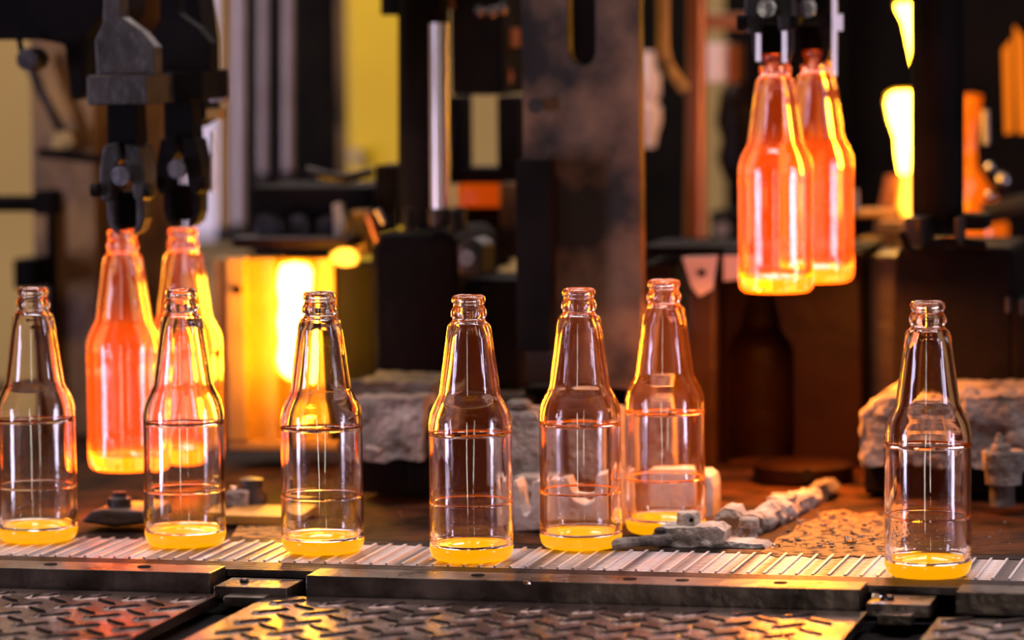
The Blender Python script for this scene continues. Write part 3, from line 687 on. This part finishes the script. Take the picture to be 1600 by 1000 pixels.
# bracket with U slots between the bottles
t = thing('slotted_bracket', G(812, 828), 'pale slotted bracket with a knob standing between the middle bottles', 'bracket')
MB().poly([(772, 650), (790, 640), (836, 642), (844, 660), (844, 760), (772, 765)], 3.26, .05).build('rear_body', 'grime', t, bevel=.004)
Upts = [(802, 832), (800, 752), (806, 750), (811, 762), (814, 790), (818, 803), (822, 806), (827, 800), (830, 780), (831, 754), (838, 750), (852, 752), (854, 828)]
MB().poly(Upts, 3.18, .03).build('slotted_plate', 'pale_bracket', t, bevel=.0015)
MB().pbox(802, 745, 850, 812, 3.22, .035).build('rear_plate', 'grime', t, bevel=.002)
for x, y in ((817, 766), (817, 788), (806, 764)):
    MB().cyl_v(W(x, y, 3.219), .0022, .003, 10).build('hole', 'pit_black', t)
k = S(3.24)
MB().lathe([(0, 0), (12 / k, 0), (12 / k, 8 / k), (19 / k, 10 / k), (20 / k, 17 / k), (14 / k, 22 / k), (0, 23 / k)], W(812, 646, 3.27), 20).build('knob', 'grime', t, True)
t = thing('slotted_bracket', G(925, 826), 'pale bracket seen through the pinkish bottle', 'bracket')
MB().poly([(876, 640), (960, 640), (962, 760), (876, 760)], 3.28, .05).build('rear_body', 'grime', t, bevel=.004)
MB().poly([(862, 828), (860, 752), (880, 748), (892, 782), (915, 790), (935, 782), (940, 742), (964, 738), (966, 826)], 3.19, .03).build('slotted_plate', 'pale_bracket', t, bevel=.0015)
t = thing('slotted_bracket', G(1080, 815), 'pale rounded bracket seen through and beside the reddish bottle', 'bracket')
MB().poly([(1000, 600), (1058, 600), (1060, 735), (1000, 735)], 3.36, .03).build('perforated_post', 'grime', t, bevel=.002)
for i in range(5):
    MB().cyl_v(W(1034, 622 + i * 24, 3.36), .0028, .002, 10).build('hole', 'pit_black', t)
MB().poly([(1004, 815), (1004, 742), (1100, 738), (1110, 744), (1113, 760), (1113, 815)], 3.27, .04).build('foot', 'pale_bracket', t, bevel=.003)

# crusted gripper reaching from the deck to the belt
t = thing('crusted_gripper', G(1100, 850), 'long crusted grey gripper arm lying across deck behind the belt', 'gripper')
D0 = 3.06
MB().ptube([(956, 851, 3.05), (966, 849, 3.05), (1046, 842, 3.07)], [9, 8.5, 9], 8).build('finger', 'grime', t, crust=(.006, .0008, .008), smooth=True)
MB().poly([(1018, 836), (1030, 826), (1120, 822), (1132, 830), (1128, 848), (1080, 856), (1030, 855)], 3.065, .034).build('block', 'pale_grime', t, crust=(.005, .0016, .010), smooth=True)
k = S(3.08)
hexnut(MB(), W(1076, 824, 3.085), 19 / k, 26 / k).build('hex_nut', 'pale_grime', t, bevel=.001)
MB().cyl_v(W(1081, 812, 3.077), .0018, .004, 8).build('nut_hole', 'pit_black', t)
MB().lathe([(0, 0), (10 / k, 0), (10 / k, 6 / k), (6 / k, 9 / k), (0, 9 / k)], W(1032, 833, 3.07), 8).build('small_nut', 'dark_grime', t)
MB().poly([(1108, 826), (1118, 804), (1132, 794), (1148, 796), (1156, 812), (1150, 846), (1112, 850)], 3.13, .04).build('hump', 'pale_grime', t, crust=(.005, .002, .010), smooth=True)
MB().lathe([(0, 0), (18 / k, 0), (14 / k, 12 / k), (10 / k, 22 / k), (16 / k, 26 / k), (16 / k, 40 / k), (12 / k, 43 / k), (0, 43 / k)], W(1171, 850, 3.12), 8).build('bolt', 'pale_grime', t, bevel=.0005)
MB().poly([(1090, 853), (1130, 846), (1190, 850), (1200, 858), (1130, 860)], 3.06, .03).build('foot_flange', 'pale_grime', t, crust=(.005, .001, .008), smooth=True)
MB().ptube([(1175, 822, 3.16), (1205, 808, 3.22), (1235, 794, 3.28), (1268, 776, 3.34)], [19, 24, 22, 17], 10).build('arm', 'pale_grime', t, crust=(.006, .004, .014), smooth=True)
MB().pbox(1200, 778, 1236, 792, 3.25, .04).build('arm_cap', 'pale_grime', t, crust=(.006, .002, .01), smooth=True)
MB().poly([(1262, 762), (1290, 756), (1300, 770), (1284, 792), (1262, 796)], 3.36, .05).build('tail_joint', 'dark_grime', t, crust=(.006, .002, .01), smooth=True)

# bolted plate at the left and odd lumps
t = thing('bolted_plate', G(175, 820), 'dark bolted plate on the deck between the two leftmost clear bottles', 'plate')
MB().poly([(122, 818), (140, 800), (160, 796), (224, 798), (232, 818), (180, 824)], 3.2, .06).build('plate', 'dark_steel', t, bevel=.003)
k = S(3.22)
MB().lathe([(0, 0), (19 / k, 0), (19 / k, 24 / k), (12 / k, 27 / k), (12 / k, 34 / k), (0, 35 / k)], W(187, 802, 3.225), 16).build('bolt', 'dark_steel', t, True)
t = thing('worn_joint', G(385, 795), 'worn grey joint on the deck beside the bottle in front of the mould', 'joint')
k = S(3.3)
MB().lathe([(0, 0), (24 / k, 0), (26 / k, 16 / k), (18 / k, 30 / k), (20 / k, 44 / k), (0, 48 / k)], W(392, 792, 3.3), 14).build('body', 'dark_steel', t, True)
MB().pbox(352, 768, 384, 806, 3.28, .03).build('ear', 'grime', t, bevel=.002)
MB().lathe([(0, 0), (8 / k, 0), (8 / k, 8 / k), (0, 9 / k)], W(366, 768, 3.29), 6).build('nut', 'chrome', t)
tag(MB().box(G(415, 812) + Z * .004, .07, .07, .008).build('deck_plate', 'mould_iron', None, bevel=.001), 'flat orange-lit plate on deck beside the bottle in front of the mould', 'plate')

def glow_patch(pts, label, z=.0):  # added sheet: rust dust with the hot bottles' orange glow in its colour
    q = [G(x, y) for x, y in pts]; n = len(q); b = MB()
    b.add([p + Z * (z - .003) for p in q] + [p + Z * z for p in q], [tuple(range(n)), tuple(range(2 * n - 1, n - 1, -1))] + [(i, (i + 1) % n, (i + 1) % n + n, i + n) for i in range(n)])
    tag(b.build('dust_glow_patch', 'dust_glow', None), label, 'glow patch')
glow_patch([(1188, 862), (1206, 852), (1214, 840), (1238, 832), (1246, 820), (1272, 812), (1286, 800), (1318, 796), (1342, 803), (1366, 800), (1402, 808), (1396, 824), (1408, 838), (1384, 850), (1388, 866), (1352, 871), (1330, 868), (1288, 872), (1240, 866), (1214, 869)], 'orange dust and hot glow painted as a thin sheet right of the gripper')
glow_patch([(362, 838), (372, 822), (446, 822), (446, 843)], 'orange deck glow painted as a thin sheet by the far belt edge beside the bottle before the mould')
# glass shards and crumbs
def shard(px, py, s, label, z=0.001):
    p = G(px, py, z); b = MB()
    pts = [Vector((math.cos(a) * s * random.uniform(.5, 1), math.sin(a) * s * random.uniform(.4, .8), 0)) for a in (0, 1.3, 2.4, 3.8, 5.2)]
    n = len(pts)
    b.add([p + q for q in pts] + [p + q * .8 + Z * s * random.uniform(.25, .7) for q in pts], [tuple(range(n - 1, -1, -1)), tuple(range(n, 2 * n))] + [(i, (i + 1) % n, (i + 1) % n + n, i + n) for i in range(n)])
    tag(b.build('glass_shard', 'shard_glass', None), label, 'glass shard', 'broken glass bits')
shard(823, 912, .0045, 'white glass shard on the long rail bar below the middle bottles', RT + .0008)
shard(1328, 848, .009, 'curved glass shard on the orange-lit deck left of the rightmost bottle')
shard(1212, 855, .005, 'small glass shard at the foot of the crusted gripper')
shard(1372, 938, .010, 'glass shard lying at the right end of the long rail bar', -.004)
shard(1290, 830, .006, 'small glass shard on the deck behind the curved shard')
cr = MB()
for i in range(520):
    if i < 330: px, py = random.gauss(1300, 70), random.uniform(800, 868)
    elif i < 430: px, py = random.uniform(330, 460), random.uniform(790, 830)
    else: px, py = random.uniform(560, 1600), random.uniform(800, 860)
    p = G(px, py); u, v = uv(p)
    if v < BW + .010 or 930 < px < 1215: continue
    s = random.uniform(.0004, .0015) if i % 4 else random.uniform(.0015, .0030)
    cr.box(p + Z * (s * .3), s * random.uniform(.8, 2), s, s * .7, random.uniform(0, 3))
tag(cr.build('deck_crumbs', 'crumb'), 'scattered dark and pale crumbs on the iron deck', 'debris', kind='stuff')
